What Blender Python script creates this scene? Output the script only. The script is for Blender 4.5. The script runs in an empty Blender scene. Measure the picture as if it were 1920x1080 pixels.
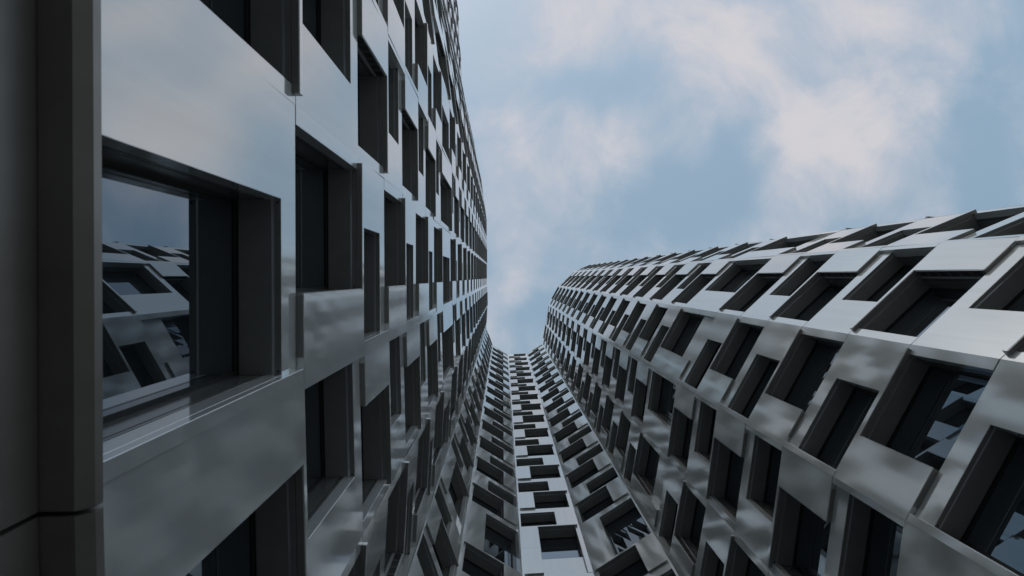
import bpy, math, random
from mathutils import Vector, Matrix

random.seed(7)
scene = bpy.context.scene
col = scene.collection

# ------------------------------------------------------------------ scale
F_PX = 1200.0            # focal length in pixels of a 1920 px wide picture
H = 64.0                 # roof height above the camera, metres
CAM_Z = 1.6
U = H / F_PX             # one plan unit (a roof-level pixel) in metres

# ------------------------------------------------------------------ camera
cd = bpy.data.cameras.new('camera')
cam = bpy.data.objects.new('camera', cd)
col.objects.link(cam)
cam.location = (0, 0, CAM_Z)
cam.rotation_euler = (math.pi, 0, 0)          # straight up
cd.sensor_width = 36.0
cd.lens = 36.0 * F_PX / 1920.0
cd.shift_x = 17.0 / 1920.0
cd.shift_y = -20.5 / 1920.0
cd.clip_start = 0.05
cd.clip_end = 5000.0
cd.dof.use_dof = True
cd.dof.focus_distance = 25.0
cd.dof.aperture_fstop = 3.2
scene.camera = cam

scene.view_settings.view_transform = 'Standard'
scene.view_settings.look = 'None'
scene.view_settings.exposure = 0.0
scene.view_settings.gamma = 1.0
scene.view_settings.use_curve_mapping = False
try:
    scene.cycles.max_bounces = 10
    scene.cycles.glossy_bounces = 8
    scene.cycles.diffuse_bounces = 4
except Exception:
    pass

# ------------------------------------------------------------------ sky and sun
SUN_EL = math.radians(40)
SUN_DIR = Vector((-0.35, -0.94, 0)).normalized()      # horizontal direction towards the sun
world = bpy.data.worlds.new('World')
scene.world = world
world.use_nodes = True
nt = world.node_tree
for n in list(nt.nodes):
    nt.nodes.remove(n)
N = nt.nodes.new
Lk = nt.links.new

def math_node(op, a, b=None, c=None, clamp=False, tree=None):
    t = tree or nt
    m = t.nodes.new('ShaderNodeMath')
    m.operation = op
    m.use_clamp = clamp
    for i, v in enumerate((a, b, c)):
        if v is None:
            continue
        if isinstance(v, (int, float)):
            m.inputs[i].default_value = v
        else:
            t.links.new(v, m.inputs[i])
    return m.outputs[0]

sky = N('ShaderNodeTexSky')
sky.sky_type = 'NISHITA'
sky.sun_disc = False
sky.sun_elevation = SUN_EL
sky.sun_rotation = math.atan2(SUN_DIR.x, SUN_DIR.y)
sky.air_density = 1.0
sky.dust_density = 2.0
sky.ozone_density = 1.0
bg_sky = N('ShaderNodeBackground')
bg_sky.inputs['Strength'].default_value = 0.15
Lk(sky.outputs[0], bg_sky.inputs['Color'])

tc = N('ShaderNodeTexCoord')
sep = N('ShaderNodeSeparateXYZ')
Lk(tc.outputs['Generated'], sep.inputs[0])
zc = math_node('MAXIMUM', sep.outputs['Z'], 0.10)
qx = math_node('DIVIDE', sep.outputs['X'], zc)
qy = math_node('DIVIDE', sep.outputs['Y'], zc)
comb = N('ShaderNodeCombineXYZ')
Lk(qx, comb.inputs[0]); Lk(qy, comb.inputs[1])
Q = comb.outputs[0]

def noise(scale, detail, rough, dist, off):
    a = N('ShaderNodeVectorMath'); a.operation = 'ADD'
    Lk(Q, a.inputs[0]); a.inputs[1].default_value = off
    n = N('ShaderNodeTexNoise')
    n.inputs['Scale'].default_value = scale
    n.inputs['Detail'].default_value = detail
    n.inputs['Roughness'].default_value = rough
    n.inputs['Distortion'].default_value = dist
    Lk(a.outputs[0], n.inputs['Vector'])
    return n

# warp of the cloud plane so that the banks have ragged, drifting outlines
wn = noise(3.2, 3.0, 0.55, 0.0, (4.1, 1.7, 0.3))
ws = N('ShaderNodeVectorMath'); ws.operation = 'SUBTRACT'
Lk(wn.outputs['Color'], ws.inputs[0]); ws.inputs[1].default_value = (0.5, 0.5, 0.5)
wm = N('ShaderNodeVectorMath'); wm.operation = 'SCALE'
Lk(ws.outputs[0], wm.inputs[0]); wm.inputs['Scale'].default_value = 0.26
wa = N('ShaderNodeVectorMath'); wa.operation = 'ADD'
Lk(Q, wa.inputs[0]); Lk(wm.outputs[0], wa.inputs[1])
QW = wa.outputs[0]

n1 = noise(2.3, 9.0, 0.58, 0.5, (0.35, 2.2, 0.0))
n2 = noise(6.0, 9.0, 0.62, 0.5, (3.3, 0.4, 1.0))
dens = math_node('MULTIPLY', math_node('SUBTRACT', n1.outputs['Fac'], 0.5), 1.55)
dens = math_node('MULTIPLY_ADD', math_node('SUBTRACT', n2.outputs['Fac'], 0.5), 1.25, dens)
# cloud banks (positive) and clear gaps (negative): direction on the cloud plane, radius, weight
BANKS = [((1640, 110), (250, 190), 0.34), ((1700, 245), (130, 130), 0.16), ((1570, 15), (260, 90), 0.22), ((1800, 70), (80, 70), 0.16), ((1530, 255), (150, 80), 0.20),
         ((1130, 30), (260, 110), 0.36), ((1310, 205), (120, 140), 0.26), ((1060, 320), (150, 150), 0.32),
         ((945, 500), (90, 150), 0.36), ((1600, 400), (160, 60), -0.14), ((1380, 80), (160, 110), 0.24),
         ((1890, 230), (110, 200), -0.42), ((1250, 400), (150, 80), -0.26), ((1050, 180), (130, 60), -0.24),
         ((1390, 330), (60, 90), -0.22), ((1010, 590), (70, 60), -0.30), ((1880, 30), (60, 60), 0.1),
         ((1190, 170), (90, 60), -0.12), ((400, 150), (300, 300), 0.25), ((300, 800), (320, 260), -0.2),
         ((1500, 1100), (400, 260), 0.25), ((2300, 500), (300, 400), 0.2)]
for (px, py), (rx, ry), wgt in BANKS:
    s = N('ShaderNodeVectorMath'); s.operation = 'SUBTRACT'
    Lk(QW, s.inputs[0]); s.inputs[1].default_value = ((px - 943) / F_PX, (py - 519.5) / F_PX, 0)
    m = N('ShaderNodeVectorMath'); m.operation = 'MULTIPLY'
    Lk(s.outputs[0], m.inputs[0]); m.inputs[1].default_value = (F_PX / rx, F_PX / ry, 0)
    l = N('ShaderNodeVectorMath'); l.operation = 'LENGTH'
    Lk(m.outputs[0], l.inputs[0])
    mr = N('ShaderNodeMapRange'); mr.interpolation_type = 'SMOOTHERSTEP'
    mr.inputs['From Min'].default_value = 0.0
    mr.inputs['From Max'].default_value = 1.45
    mr.inputs['To Min'].default_value = wgt
    mr.inputs['To Max'].default_value = 0.0
    Lk(l.outputs['Value'], mr.inputs['Value'])
    dens = math_node('ADD', dens, mr.outputs[0])
fac = N('ShaderNodeMapRange'); fac.interpolation_type = 'SMOOTHSTEP'
fac.inputs['From Min'].default_value = -0.34
fac.inputs['From Max'].default_value = 0.62
fac.inputs['To Min'].default_value = 0.45
fac.inputs['To Max'].default_value = 0.97
Lk(dens, fac.inputs['Value'])
cr = N('ShaderNodeValToRGB')
cr.color_ramp.elements[0].position = 0.45
cr.color_ramp.elements[0].color = (0.42, 0.60, 0.69, 1)
cr.color_ramp.elements[1].position = 0.97
cr.color_ramp.elements[1].color = (0.655, 0.638, 0.668, 1)
e = cr.color_ramp.elements.new(0.74); e.color = (0.53, 0.59, 0.665, 1)
Lk(fac.outputs[0], cr.inputs['Fac'])
bg_cloud = N('ShaderNodeBackground')
bg_cloud.inputs['Strength'].default_value = 1.0
Lk(cr.outputs['Color'], bg_cloud.inputs['Color'])
mixs = N('ShaderNodeMixShader')
Lk(fac.outputs[0], mixs.inputs[0]); Lk(bg_sky.outputs[0], mixs.inputs[1]); Lk(bg_cloud.outputs[0], mixs.inputs[2])
wo = N('ShaderNodeOutputWorld')
Lk(mixs.outputs[0], wo.inputs['Surface'])

sd = bpy.data.lights.new('sun', 'SUN')
sd.energy = 1.5
sd.angle = math.radians(15)
sd.color = (1.0, 0.95, 0.88)
sun = bpy.data.objects.new('sun', sd)
col.objects.link(sun)
to_sun = Vector((SUN_DIR.x * math.cos(SUN_EL), SUN_DIR.y * math.cos(SUN_EL), math.sin(SUN_EL)))
sun.rotation_euler = to_sun.to_track_quat('Z', 'Y').to_euler()
sun.location = (20, -40, 90)

# ------------------------------------------------------------------ materials
def new_mat(name):
    m = bpy.data.materials.new(name)
    m.use_nodes = True
    t = m.node_tree
    b = t.nodes['Principled BSDF']
    return m, t, b

def tex_noise(t, scale, detail=4.0, rough=0.5, vec_scale=(1, 1, 1), dist=0.0):
    g = t.nodes.new('ShaderNodeNewGeometry')
    mp = t.nodes.new('ShaderNodeMapping')
    mp.inputs['Scale'].default_value = vec_scale
    t.links.new(g.outputs['Position'], mp.inputs['Vector'])
    n = t.nodes.new('ShaderNodeTexNoise')
    n.inputs['Scale'].default_value = scale
    n.inputs['Detail'].default_value = detail
    n.inputs['Roughness'].default_value = rough
    n.inputs['Distortion'].default_value = dist
    t.links.new(mp.outputs[0], n.inputs['Vector'])
    return n

def ramp(t, src, p0, c0, p1, c1):
    r = t.nodes.new('ShaderNodeValToRGB')
    r.color_ramp.elements[0].position = p0
    r.color_ramp.elements[0].color = c0
    r.color_ramp.elements[1].position = p1
    r.color_ramp.elements[1].color = c1
    t.links.new(src, r.inputs['Fac'])
    return r.outputs['Color']

def map_range(t, src, a, b, c, d):
    r = t.nodes.new('ShaderNodeMapRange')
    for k, v in zip(('From Min', 'From Max', 'To Min', 'To Max'), (a, b, c, d)):
        r.inputs[k].default_value = v
    t.links.new(src, r.inputs['Value'])
    return r.outputs[0]

# polished aluminium cladding: streaked by rain, slightly wavy like real sheet metal
M_CLAD, t, b = new_mat('aluminium_cladding')
st = tex_noise(t, 7.0, 6.0, 0.62, (1, 1, 0.05))
c = ramp(t, st.outputs['Fac'], 0.25, (0.70, 0.725, 0.72, 1), 0.75, (0.785, 0.805, 0.795, 1))
oi = t.nodes.new('ShaderNodeObjectInfo')               # sheets from different batches
mxb = t.nodes.new('ShaderNodeMix'); mxb.data_type = 'RGBA'; mxb.blend_type = 'MULTIPLY'
mxb.inputs['Factor'].default_value = 1.0
t.links.new(c, mxb.inputs['A'])
t.links.new(map_range(t, oi.outputs['Random'], 0.0, 1.0, 0.93, 1.03), mxb.inputs['B'])
t.links.new(mxb.outputs['Result'], b.inputs['Base Color'])
b.inputs['Metallic'].default_value = 0.52
rg = tex_noise(t, 1.1, 3.0, 0.6)
t.links.new(map_range(t, rg.outputs['Fac'], 0.3, 0.7, 0.065, 0.115), b.inputs['Roughness'])
wv = tex_noise(t, 1.3, 1.5, 0.4)
bp = t.nodes.new('ShaderNodeBump')
bp.inputs['Strength'].default_value = 0.05
bp.inputs['Distance'].default_value = 0.012
t.links.new(wv.outputs['Fac'], bp.inputs['Height'])
t.links.new(bp.outputs[0], b.inputs['Normal'])

# dark anodised lining of the window openings
M_DARK, t, b = new_mat('anodised_lining')
n_ = tex_noise(t, 14.0, 4.0, 0.6, (1, 1, 1))
c = ramp(t, n_.outputs['Fac'], 0.3, (0.235, 0.240, 0.228, 1), 0.7, (0.255, 0.260, 0.246, 1))
t.links.new(c, b.inputs['Base Color'])
b.inputs['Metallic'].default_value = 0.55
t.links.new(map_range(t, n_.outputs['Fac'], 0.3, 0.7, 0.12, 0.20), b.inputs['Roughness'])

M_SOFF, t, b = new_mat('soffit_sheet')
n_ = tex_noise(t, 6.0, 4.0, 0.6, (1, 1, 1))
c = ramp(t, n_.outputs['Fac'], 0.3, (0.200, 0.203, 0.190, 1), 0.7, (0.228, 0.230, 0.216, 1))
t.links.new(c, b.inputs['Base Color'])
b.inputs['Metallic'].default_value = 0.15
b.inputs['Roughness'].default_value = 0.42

M_BLACK, t, b = new_mat('black_gasket')
n_ = tex_noise(t, 30.0, 2.0)
c = ramp(t, n_.outputs['Fac'], 0.3, (0.010, 0.010, 0.010, 1), 0.7, (0.016, 0.016, 0.015, 1))
t.links.new(c, b.inputs['Base Color'])
b.inputs['Roughness'].default_value = 0.7

M_GLASS, t, b = new_mat('window_glass')
n_ = tex_noise(t, 0.7, 1.0)
c = ramp(t, n_.outputs['Fac'], 0.3, (0.185, 0.23, 0.27, 1), 0.7, (0.215, 0.26, 0.30, 1))
t.links.new(c, b.inputs['Base Color'])                 # solar-control glass: a bluish mirror coat
b.inputs['Metallic'].default_value = 0.95
b.inputs['Roughness'].default_value = 0.012
bp = t.nodes.new('ShaderNodeBump')
bp.inputs['Strength'].default_value = 0.06
bp.inputs['Distance'].default_value = 0.01
t.links.new(n_.outputs['Fac'], bp.inputs['Height'])
t.links.new(bp.outputs[0], b.inputs['Normal'])

M_CORN, t, b = new_mat('cornice_metal')
n_ = tex_noise(t, 3.0, 5.0, 0.6, (1, 1, 0.3))
c = ramp(t, n_.outputs['Fac'], 0.3, (0.225, 0.212, 0.190, 1), 0.7, (0.275, 0.262, 0.238, 1))
t.links.new(c, b.inputs['Base Color'])
b.inputs['Metallic'].default_value = 0.6
b.inputs['Roughness'].default_value = 0.38

M_PAVE, t, b = new_mat('pavement_stone')
n_ = tex_noise(t, 2.5, 8.0, 0.65)
c = ramp(t, n_.outputs['Fac'], 0.3, (0.25, 0.25, 0.25, 1), 0.7, (0.35, 0.35, 0.345, 1))
t.links.new(c, b.inputs['Base Color'])
b.inputs['Roughness'].default_value = 0.85

M_CORE, t, b = new_mat('dark_backing')
n_ = tex_noise(t, 2.0, 3.0)
c = ramp(t, n_.outputs['Fac'], 0.3, (0.018, 0.018, 0.018, 1), 0.7, (0.026, 0.026, 0.025, 1))
t.links.new(c, b.inputs['Base Color'])
b.inputs['Roughness'].default_value = 0.9

MATS = [M_CLAD, M_DARK, M_BLACK, M_GLASS, M_CORN, M_CORE, M_SOFF]
CLAD, DARK, BLACK, GLASS, CORN, CORE, SOFF = range(7)

# ------------------------------------------------------------------ mesh helper
# local axes of a facade bay: x along the wall, -y out of the wall, z up
class MB:
    def __init__(self):
        self.v = []; self.f = []; self.m = []
    def face(self, pts, mat):
        i = len(self.v)
        self.v += pts
        self.f.append(tuple(range(i, i + len(pts))))
        self.m.append(mat)
    def box(self, s0, s1, n0, n1, z0, z1, mat):
        """n counted outwards from the wall plane"""
        if n0 < n1:
            n0, n1 = n1, n0
        y0, y1 = -n0, -n1                    # y0 = outer
        i = len(self.v)
        self.v += [(s0, y0, z0), (s1, y0, z0), (s1, y1, z0), (s0, y1, z0),
                   (s0, y0, z1), (s1, y0, z1), (s1, y1, z1), (s0, y1, z1)]
        for q in ((0, 1, 5, 4), (1, 2, 6, 5), (2, 3, 7, 6), (3, 0, 4, 7), (4, 5, 6, 7), (3, 2, 1, 0)):
            self.f.append(tuple(i + k for k in q)); self.m.append(mat)
    def plate(self, outline, w, n0, n1, mat, ch=0.0025):
        """right-angled outline (counter-clockwise from outside) with chamfered front edges;
        edges on the folds (s=0, s=w) stay sharp and open"""
        k = len(outline)
        off = []
        for i in range(k):
            a, b_ = outline[i], outline[(i + 1) % k]
            fold = abs(a[0] - b_[0]) < 1e-6 and (abs(a[0]) < 1e-6 or abs(a[0] - w) < 1e-6)
            off.append(0.0 if fold else ch)
        inner = []
        for i in range(k):
            p, a, q = outline[i - 1], outline[i], outline[(i + 1) % k]
            x, z = a
            for (u_, v_, o) in ((p, a, off[i - 1]), (a, q, off[i])):
                dx, dz = v_[0] - u_[0], v_[1] - u_[1]
                if abs(dx) > abs(dz):
                    z += o * (1 if dx > 0 else -1)
                else:
                    x -= o * (1 if dz > 0 else -1)
            inner.append((x, z))
        base = len(self.v)
        for (x, z) in inner: self.v.append((x, -n0, z))
        for (x, z) in outline: self.v.append((x, -(n0 - ch), z))
        for (x, z) in outline: self.v.append((x, -n1, z))
        self.f.append(tuple(base + i for i in range(k))); self.m.append(mat)
        for i in range(k):
            j = (i + 1) % k
            if off[i] == 0.0:
                continue
            self.f.append((base + i, base + k + i, base + k + j, base + j)); self.m.append(mat)
            self.f.append((base + k + i, base + 2 * k + i, base + 2 * k + j, base + k + j)); self.m.append(mat)
    def holed(self, outer, hole, n0, n1, mat, ch=0.0025):
        """rectangular sheet with a rectangular opening, edges chamfered except on the folds"""
        x0, x1, z0, z1 = outer
        def rect(a, b_, c_, d_, n): return [(a, -n, c_), (b_, -n, c_), (b_, -n, d_), (a, -n, d_)]
        ha, hb, hc, hd = hole
        rings = [rect(x0, x1, z0, z1, n1), rect(x0, x1, z0, z1, n0 - ch), rect(x0, x1, z0 + ch, z1 - ch, n0),
                 rect(ha - ch, hb + ch, hc - ch, hd + ch, n0), rect(ha, hb, hc, hd, n0 - ch), rect(ha, hb, hc, hd, n1)]
        base = len(self.v)
        for r_ in rings: self.v += r_
        for q in range(5):
            for i in range(4):
                if q in (0, 1) and i in (1, 3):
                    continue
                j = (i + 1) % 4
                self.f.append((base + 4 * q + i, base + 4 * q + j, base + 4 * q + 4 + j, base + 4 * q + 4 + i)); self.m.append(mat)
    def mesh(self, name):
        me = bpy.data.meshes.new(name)
        me.from_pydata(self.v, [], self.f)
        used = sorted(set(self.m))
        for u_ in used: me.materials.append(MATS[u_])
        me.polygons.foreach_set('material_index', [used.index(x) for x in self.m])
        me.update()
        return me
    def add(self, other, mat4):
        i = len(self.v)
        self.v += [tuple(mat4 @ Vector(p)) for p in other.v]
        self.f += [tuple(i + k for k in f) for f in other.f]
        self.m += other.m

def link(name, me, parent=None, mw=None):
    o = bpy.data.objects.new(name, me)
    col.objects.link(o)
    if parent is not None:
        o.parent = parent
    if mw is not None:
        o.matrix_local = mw
    return o

# ------------------------------------------------------------------ plan of the folded facade
PLAN = [(-89, -591), (-87, -553.5), (-85, -515.5), (-83, -477.5), (-81, -439.5), (-79, -401.5), (-76.5, -363.5), (-71, -326),
        (-63, -289), (-55, -252), (-47.5, -214.5), (-40.5, -177), (-34.5, -139), (-30.8, -101), (-29.5, -62.5),
        (-30.4, -25.2), (-29.1, 15.0), (-29.3, 54), (-30.4, 95.5), (-20, 128), (9.5, 144.5), (44, 143.5), (73, 124),
        (80.4, 88.4), (84.5, 51), (104.4, 17.2), (132.2, -10.4), (165, -22.9), (204, -20)]
TRAY = 0.060
PTS = [Vector((x * U, y * U, 0)) for x, y in PLAN]
TURN = []                         # half the turn of the wall at every fold, + where it bulges into the court
for j_ in range(len(PTS)):
    if 0 < j_ < len(PTS) - 1:
        a_ = PTS[j_] - PTS[j_ - 1]; b_ = PTS[j_ + 1] - PTS[j_]
        TURN.append(math.atan2(a_.x * b_.y - a_.y * b_.x, a_.dot(b_)) / 2)
    else:
        TURN.append(0.0)
def inward(j_):
    ds = [(PTS[q + 1] - PTS[q]).normalized() for q in (j_ - 1, j_) if 0 <= q < len(PTS) - 1]
    n_ = sum((Vector((d_.y, -d_.x, 0)) for d_ in ds), Vector())
    return -n_.normalized()
# every second fold was read on the proud sheets: bring it back to the main wall plane
SHIFT = [inward(j_) * TRAY if j_ % 2 == 0 else Vector() for j_ in range(len(PTS))]
PTS = [a_ + b_ for a_, b_ in zip(PTS, SHIFT)]
K_INDEX = 15                      # facet right beside the camera: opening pattern parity 0
LEV = [0.0375, 0.0782, 0.1120]
for k in range(6): LEV.append(0.1120 + 0.02457 * (k + 1))
LEV.append(0.3086)
for k in range(28): LEV.append(0.3086 + 0.02457 * (k + 1))
ZS = [CAM_Z + v * H for v in LEV]
NR = len(ZS) - 1

GAP = 0.006
TH = 0.12
GL = 0.352

def spans(w, p):
    f = (0.07 * w, 0.69 * w); tt = (0.36 * w, 0.96 * w)
    if p:
        f = (w - f[1], w - f[0]); tt = (w - tt[1], w - tt[0])
    return f, tt

def panel_full(w, h, p, merged, ext):
    """row whose window fills its height: hood and blank sheet stand proud by TRAY"""
    (c, d), _ = spans(w, p)
    m = MB()
    zt = h - 0.075
    g = GAP
    if not p:
        m.plate([(0, g), (c, g), (c, h - g), (0, h - g)], w, 0.0, -TH, CLAD)
        e = w + ext
        zj = 0.49 * h if merged else g
        if merged: m.plate([(d, g), (e, g), (e, zj - 0.005), (d, zj - 0.005)], e, TRAY, -TH, CLAD)
        m.plate([(d, zj), (e, zj), (e, h - g), (c - 0.07, h - g), (c - 0.07, zt), (d, zt)], e, TRAY, -TH, CLAD)
    else:
        m.plate([(d, g), (w, g), (w, h - g), (d, h - g)], w, 0.0, -TH, CLAD)
        e = -ext
        zj = 0.49 * h if merged else g
        if merged: m.plate([(e, g), (c, g), (c, zj - 0.005), (e, zj - 0.005)], e, TRAY, -TH, CLAD)
        m.plate([(e, zj), (c, zj), (c, zt), (d + 0.07, zt), (d + 0.07, h - g), (e, h - g)], e, TRAY, -TH, CLAD)
    q0, q1 = (0.08 * w, c - 0.003) if p else (d + 0.003, 0.92 * w)
    m.box(q0, q1, TRAY - 0.005, -0.06, -0.004, g - 0.0008, SOFF)   # added strip, its dark colour stands in for shade under the blank sheet
    if merged:                                    # spandrel sheet set back in the tall opening
        m.box(c + 0.003, d - 0.003, -0.10, -0.325, g, 0.36 * h, CLAD)
    return m

def panel_tray(w, h, p, ext):
    _, (a, b_) = spans(w, p)
    m = MB()
    g = GAP
    m.holed((0, w, g, h - g), (a, b_, 0.11, h - 0.33), 0.0, -TH, CLAD)
    if not p:
        m.plate([(b_ + 0.001, g), (w + ext, g), (w + ext, h - g), (b_ + 0.001, h - g)], w + ext, TRAY, 0.0, CLAD)
    else:
        m.plate([(-ext, g), (a - 0.001, g), (a - 0.001, h - g), (-ext, h - g)], -ext, TRAY, 0.0, CLAD)
    return m

def lining(s0, s1, z0, z1):
    """frame mesh, soffit mesh, pane mesh for an opening"""
    fr, so, pa = MB(), MB(), MB()
    for s, sg in ((s0, -1), (s1, 1)):
        i0, i1 = sorted((s - sg * 0.002, s + sg * 0.03))
        fr.box(i0, i1, -TH - 0.004, -0.145, z0, z1, DARK)
        fr.box(i0 - (0 if sg < 0 else -0.006), i1 - (0.006 if sg < 0 else 0), -0.145, -0.158, z0, z1, BLACK)
        fr.box(i0, i1, -0.158, -GL, z0, z1, DARK)
    fr.box(s0, s1, -TH - 0.002, -GL, z0 - 0.02, z0 + 0.002, DARK)                 # sill
    fr.box(s0, s1, -0.03, -GL, z1 + 0.014, z1 + 0.03, BLACK)                      # shadow gap above the soffit
    fr.box(s0 + 0.003, s1 - 0.003, -0.004, -0.052, z1 - 0.003, z1 + 0.0125, SOFF) # front lip of the head
    for (q0, q1, r0, r1) in ((s0, s0 + 0.03, z0, z1), (s1 - 0.03, s1, z0, z1),
                             (s0 + 0.03, s1 - 0.03, z0, z0 + 0.04), (s0 + 0.03, s1 - 0.03, z1 - 0.03, z1)):
        fr.box(q0, q1, -0.328, -GL, r0, r1, BLACK)                                # frame round the glass
    for q0 in (s0 + 0.02, s1 - 0.034):                                            # bolt heads in the lip
        fr.box(q0, q0 + 0.014, -0.020, -0.034, z1 - 0.008, z1 - 0.0032, BLACK)
    so.box(s0 + 0.004, s1 - 0.004, -0.074, -0.314, z1 - 0.002, z1 + 0.012, SOFF)
    pa.box(s0 + 0.025, s1 - 0.025, -0.340, -0.350, z0 + 0.035, z1 - 0.025, GLASS)
    return fr, so, pa

def window_full(w, h, p, merged):
    (c, d), _ = spans(w, p)
    z1 = h - 0.088
    z0 = 0.36 * h + 0.01 if merged else 0.02
    fr, so, pa = lining(c, d, z0, z1)
    q0, q1 = (c + 0.004, d + 0.066) if p else (c - 0.066, d - 0.004)
    fr.box(q0, q1, TRAY - 0.004, 0.001, z1 - 0.001, z1 + 0.0125, SOFF)                     # added plate: shade of the hood's underside put into a dark colour
    # ventilation ladder in the jamb beside the blank sheet
    ve = MB()
    s, sg = (c, -1) if p else (d, 1)
    def vb(n0, n1, za, zb, t_, mat):
        x0, x1 = sorted((s, s - sg * t_))
        ve.box(x0, x1, n0, n1, za, zb, mat)
    A0, A1 = TRAY - 0.008, -0.075
    vb(A0, A1, z0 + 0.01, z1 - 0.01, 0.002, BLACK)
    vb(A0 - 0.001, A0 - 0.016, z0 + 0.008, z1 - 0.008, 0.010, CLAD)
    vb(A1 + 0.016, A1 + 0.001, z0 + 0.008, z1 - 0.008, 0.010, DARK)
    nr = 7 if h < 2.6 else 9
    for k in range(nr):
        zz = z0 + 0.02 + (z1 - z0 - 0.08) * k / (nr - 1)
        vb(A0 - 0.0165, A1 + 0.0165, zz, zz + 0.05, 0.008, DARK)
    return fr, so, pa, ve

def window_tray(w, h, p):
    _, (a, b_) = spans(w, p)
    fr, so, pa = lining(a, b_, 0.112, h - 0.332)
    return fr, so, pa, None

# ------------------------------------------------------------------ building
tower = bpy.data.objects.new('apartment_tower', None)
col.objects.link(tower)
tower['label'] = 'tall tower of folded silvery panels with staggered dark windows curving round a narrow court'
tower['category'] = 'building'

def facet_matrix(i, z):
    a, b_ = PTS[i], PTS[i + 1]
    tdir = (b_ - a).normalized()
    return Matrix.Translation((a.x, a.y, z)) @ Matrix.Rotation(math.atan2(tdir.y, tdir.x), 4, 'Z')

def project(p):
    zz = max(p.z - CAM_Z, 0.05)
    return (943 + F_PX * p.x / zz, 519.5 + F_PX * p.y / zz)

def clip_area(poly):
    def clip(ps, f, inter):
        out = []
        for i in range(len(ps)):
            a, b_ = ps[i - 1], ps[i]
            fa, fb = f(a), f(b_)
            if (fa >= 0) != (fb >= 0):
                t_ = fa / (fa - fb)
                out.append((a[0] + (b_[0] - a[0]) * t_, a[1] + (b_[1] - a[1]) * t_))
            if fb >= 0: out.append(b_)
        return out
    for f in (lambda q: q[0], lambda q: 1920 - q[0], lambda q: q[1], lambda q: 1080 - q[1]):
        if not poly: return 0.0
        poly = clip(poly, f, None)
    if not poly: return 0.0
    s = 0.0
    for i in range(len(poly)):
        a, b_ = poly[i - 1], poly[i]
        s += a[0] * b_[1] - a[1] * b_[0]
    return abs(s) / 2

mods = []
for i in range(len(PTS) - 1):
    w = (PTS[i + 1] - PTS[i]).length
    p = (i - K_INDEX) % 2
    for r in range(NR):
        h = ZS[r + 1] - ZS[r]
        mw = facet_matrix(i, ZS[r])
        corners = [mw @ Vector(q) for q in ((0, 0, 0), (w, 0, 0), (w, 0, h), (0, 0, h))]
        tdir = (PTS[i + 1] - PTS[i]).normalized()
        nrm = Vector((tdir.y, -tdir.x, 0))
        facing = nrm.dot(-PTS[i]) > 0
        area = clip_area([project(q) for q in corners]) if facing else 0.0
        full = (r % 2 == 1) if p == 0 else (r % 2 == 0)
        mods.append((area, i, r, w, h, p, full, r == 8, mw))
mods.sort(key=lambda m_: -m_[0])

EXT_SIGN = 1.0
cache = {}
def get(kind, i, h, w, p, full, merged):
    key = (i, round(h, 3), full, merged)
    if key not in cache:
        jb = i + 1 if p == 0 else i                     # the fold where the proud sheets meet
        ext = TRAY * math.tan(TURN[jb]) * EXT_SIGN
        pm = panel_full(w, h, p, merged, ext) if full else panel_tray(w, h, p, ext)
        wm_ = window_full(w, h, p, merged) if full else window_tray(w, h, p)
        cache[key] = [pm, wm_, None, None]
    return cache[key]

rest_panel, rest_window = MB(), MB()
rng = random.Random(11)
for idx, (area, i, r, w, h, p, full, merged, mw) in enumerate(mods):
    ent = get('x', i, h, w, p, full, merged)
    if idx < 295 and area > 0:
        if ent[2] is None:
            ent[2] = ent[0].mesh('cladding_panel')
            fr, so, pa, ve = ent[1]
            ent[3] = (fr.mesh('window'), so.mesh('soffit_panel'), pa.mesh('pane'), ve.mesh('vent_grille') if ve else None)
        rx, rz = rng.gauss(0, 0.0022), rng.gauss(0, 0.0022)
        piv = Matrix.Translation((w / 2, 0, h / 2))
        link('cladding_panel', ent[2], tower, mw @ piv @ Matrix.Rotation(rx, 4, 'X') @ Matrix.Rotation(rz, 4, 'Z') @ piv.inverted())
        wo_ = link('window', ent[3][0], tower, mw)
        link('soffit_panel', ent[3][1], wo_)
        link('pane', ent[3][2], wo_)
        if ent[3][3]: link('vent_grille', ent[3][3], wo_)
    else:
        rest_panel.add(ent[0], mw)
        for q in ent[1]:
            if q is not None: rest_window.add(q, mw)
o = link('cladding_panel', rest_panel.mesh('cladding_panel_rest'), tower); o['kind'] = 'stuff'
o = link('window', rest_window.mesh('window_rest'), tower); o['kind'] = 'stuff'

# parapet coping, cornice and ground-floor sheets follow the folds, one piece per bay
def offset_pts(n):
    out = []
    k = len(PTS)
    for i in range(k):
        ns = []
        for a, b_ in ((i - 1, i), (i, i + 1)):
            if 0 <= a and b_ < k:
                tdir = (PTS[b_] - PTS[a]).normalized()
                ns.append(Vector((tdir.y, -tdir.x, 0)))
        if len(ns) == 1:
            out.append(PTS[i] + ns[0] * n)
        else:
            bis = (ns[0] + ns[1]).normalized()
            out.append(PTS[i] + bis * (n / max(bis.dot(ns[0]), 0.3)))
    return out

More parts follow.
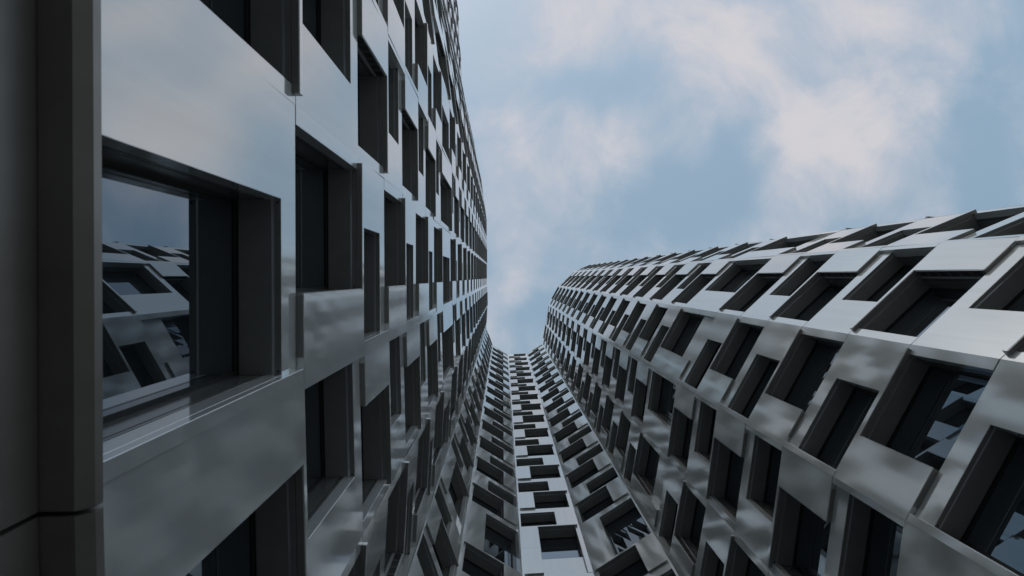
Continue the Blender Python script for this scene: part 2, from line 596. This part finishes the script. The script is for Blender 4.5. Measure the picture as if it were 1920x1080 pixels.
def profile_piece(i, prof, gap, mat):
    """prof: list of (n, z); a mitred length of moulding along bay i"""
    m = MB()
    ends = []
    for e_ in (0, 1):
        ring = []
        for (n, z) in prof:
            q = OFF(n)
            a, b_ = q[i], q[i + 1]
            tdir = (b_ - a).normalized()
            pnt = (a + tdir * gap) if e_ == 0 else (b_ - tdir * gap)
            ring.append((pnt.x, pnt.y, z))
        ends.append(ring)
    k = len(prof)
    for j in range(k):
        j2 = (j + 1) % k
        m.face([ends[0][j], ends[0][j2], ends[1][j2], ends[1][j]], mat)
    m.face(list(reversed(ends[0])), mat)
    m.face(list(ends[1]), mat)
    return m
_off = {}
def OFF(n):
    if n not in _off: _off[n] = offset_pts(n)
    return _off[n]

zt = ZS[-1]
zb = ZS[0]
for i in range(len(PTS) - 1):
    m = profile_piece(i, [(-0.5, zt + 0.004), (-0.5, zt + 0.16), (0.015, zt + 0.19), (0.015, zt + 0.004)], 0.003, CLAD)
    link('roof_coping', m.mesh('roof_coping'), tower)
    cz = CAM_Z + 0.0337 * H
    m = profile_piece(i, [(-0.40, zb - 0.008), (0.02, zb - 0.012), (0.212, cz + 0.085), (0.212, cz + 0.041), (0.168, cz),
                          (0.050, cz), (0.030, cz + 0.004), (-0.40, cz + 0.004)], 0.009, CORN)
    link('cornice', m.mesh('cornice'), tower)
    m = profile_piece(i, [(-0.30, 0.02), (-0.30, cz), (0.047, cz - 0.0015), (0.047, 0.02)], 0.009, CORN)
    link('base_panel', m.mesh('base_panel'), tower)

# body of the tower behind the cladding, with its roof
back = OFF(-0.46)
ring = [(q.x, q.y) for q in back] + [(q[0] * U, q[1] * U) for q in ((420, -16), (420, 350), (-350, 350), (-350, -591))]
m = MB()
for j in range(len(ring)):
    a, b_ = ring[j], ring[(j + 1) % len(ring)]
    m.face([(a[0], a[1], 0.0), (b_[0], b_[1], 0.0), (b_[0], b_[1], zt + 0.1), (a[0], a[1], zt + 0.1)], CORE)
m.face([(a[0], a[1], zt + 0.1) for a in ring], CORE)
link('inner_wall', m.mesh('inner_wall'), tower)

# ------------------------------------------------------------------ ground
me = bpy.data.meshes.new('pavement')
R_ = 2500.0
me.from_pydata([(-R_, -R_, 0), (R_, -R_, 0), (R_, R_, 0), (-R_, R_, 0)], [], [(0, 1, 2, 3)])
me.materials.append(M_PAVE)
g = link('pavement', me)
g['kind'] = 'structure'
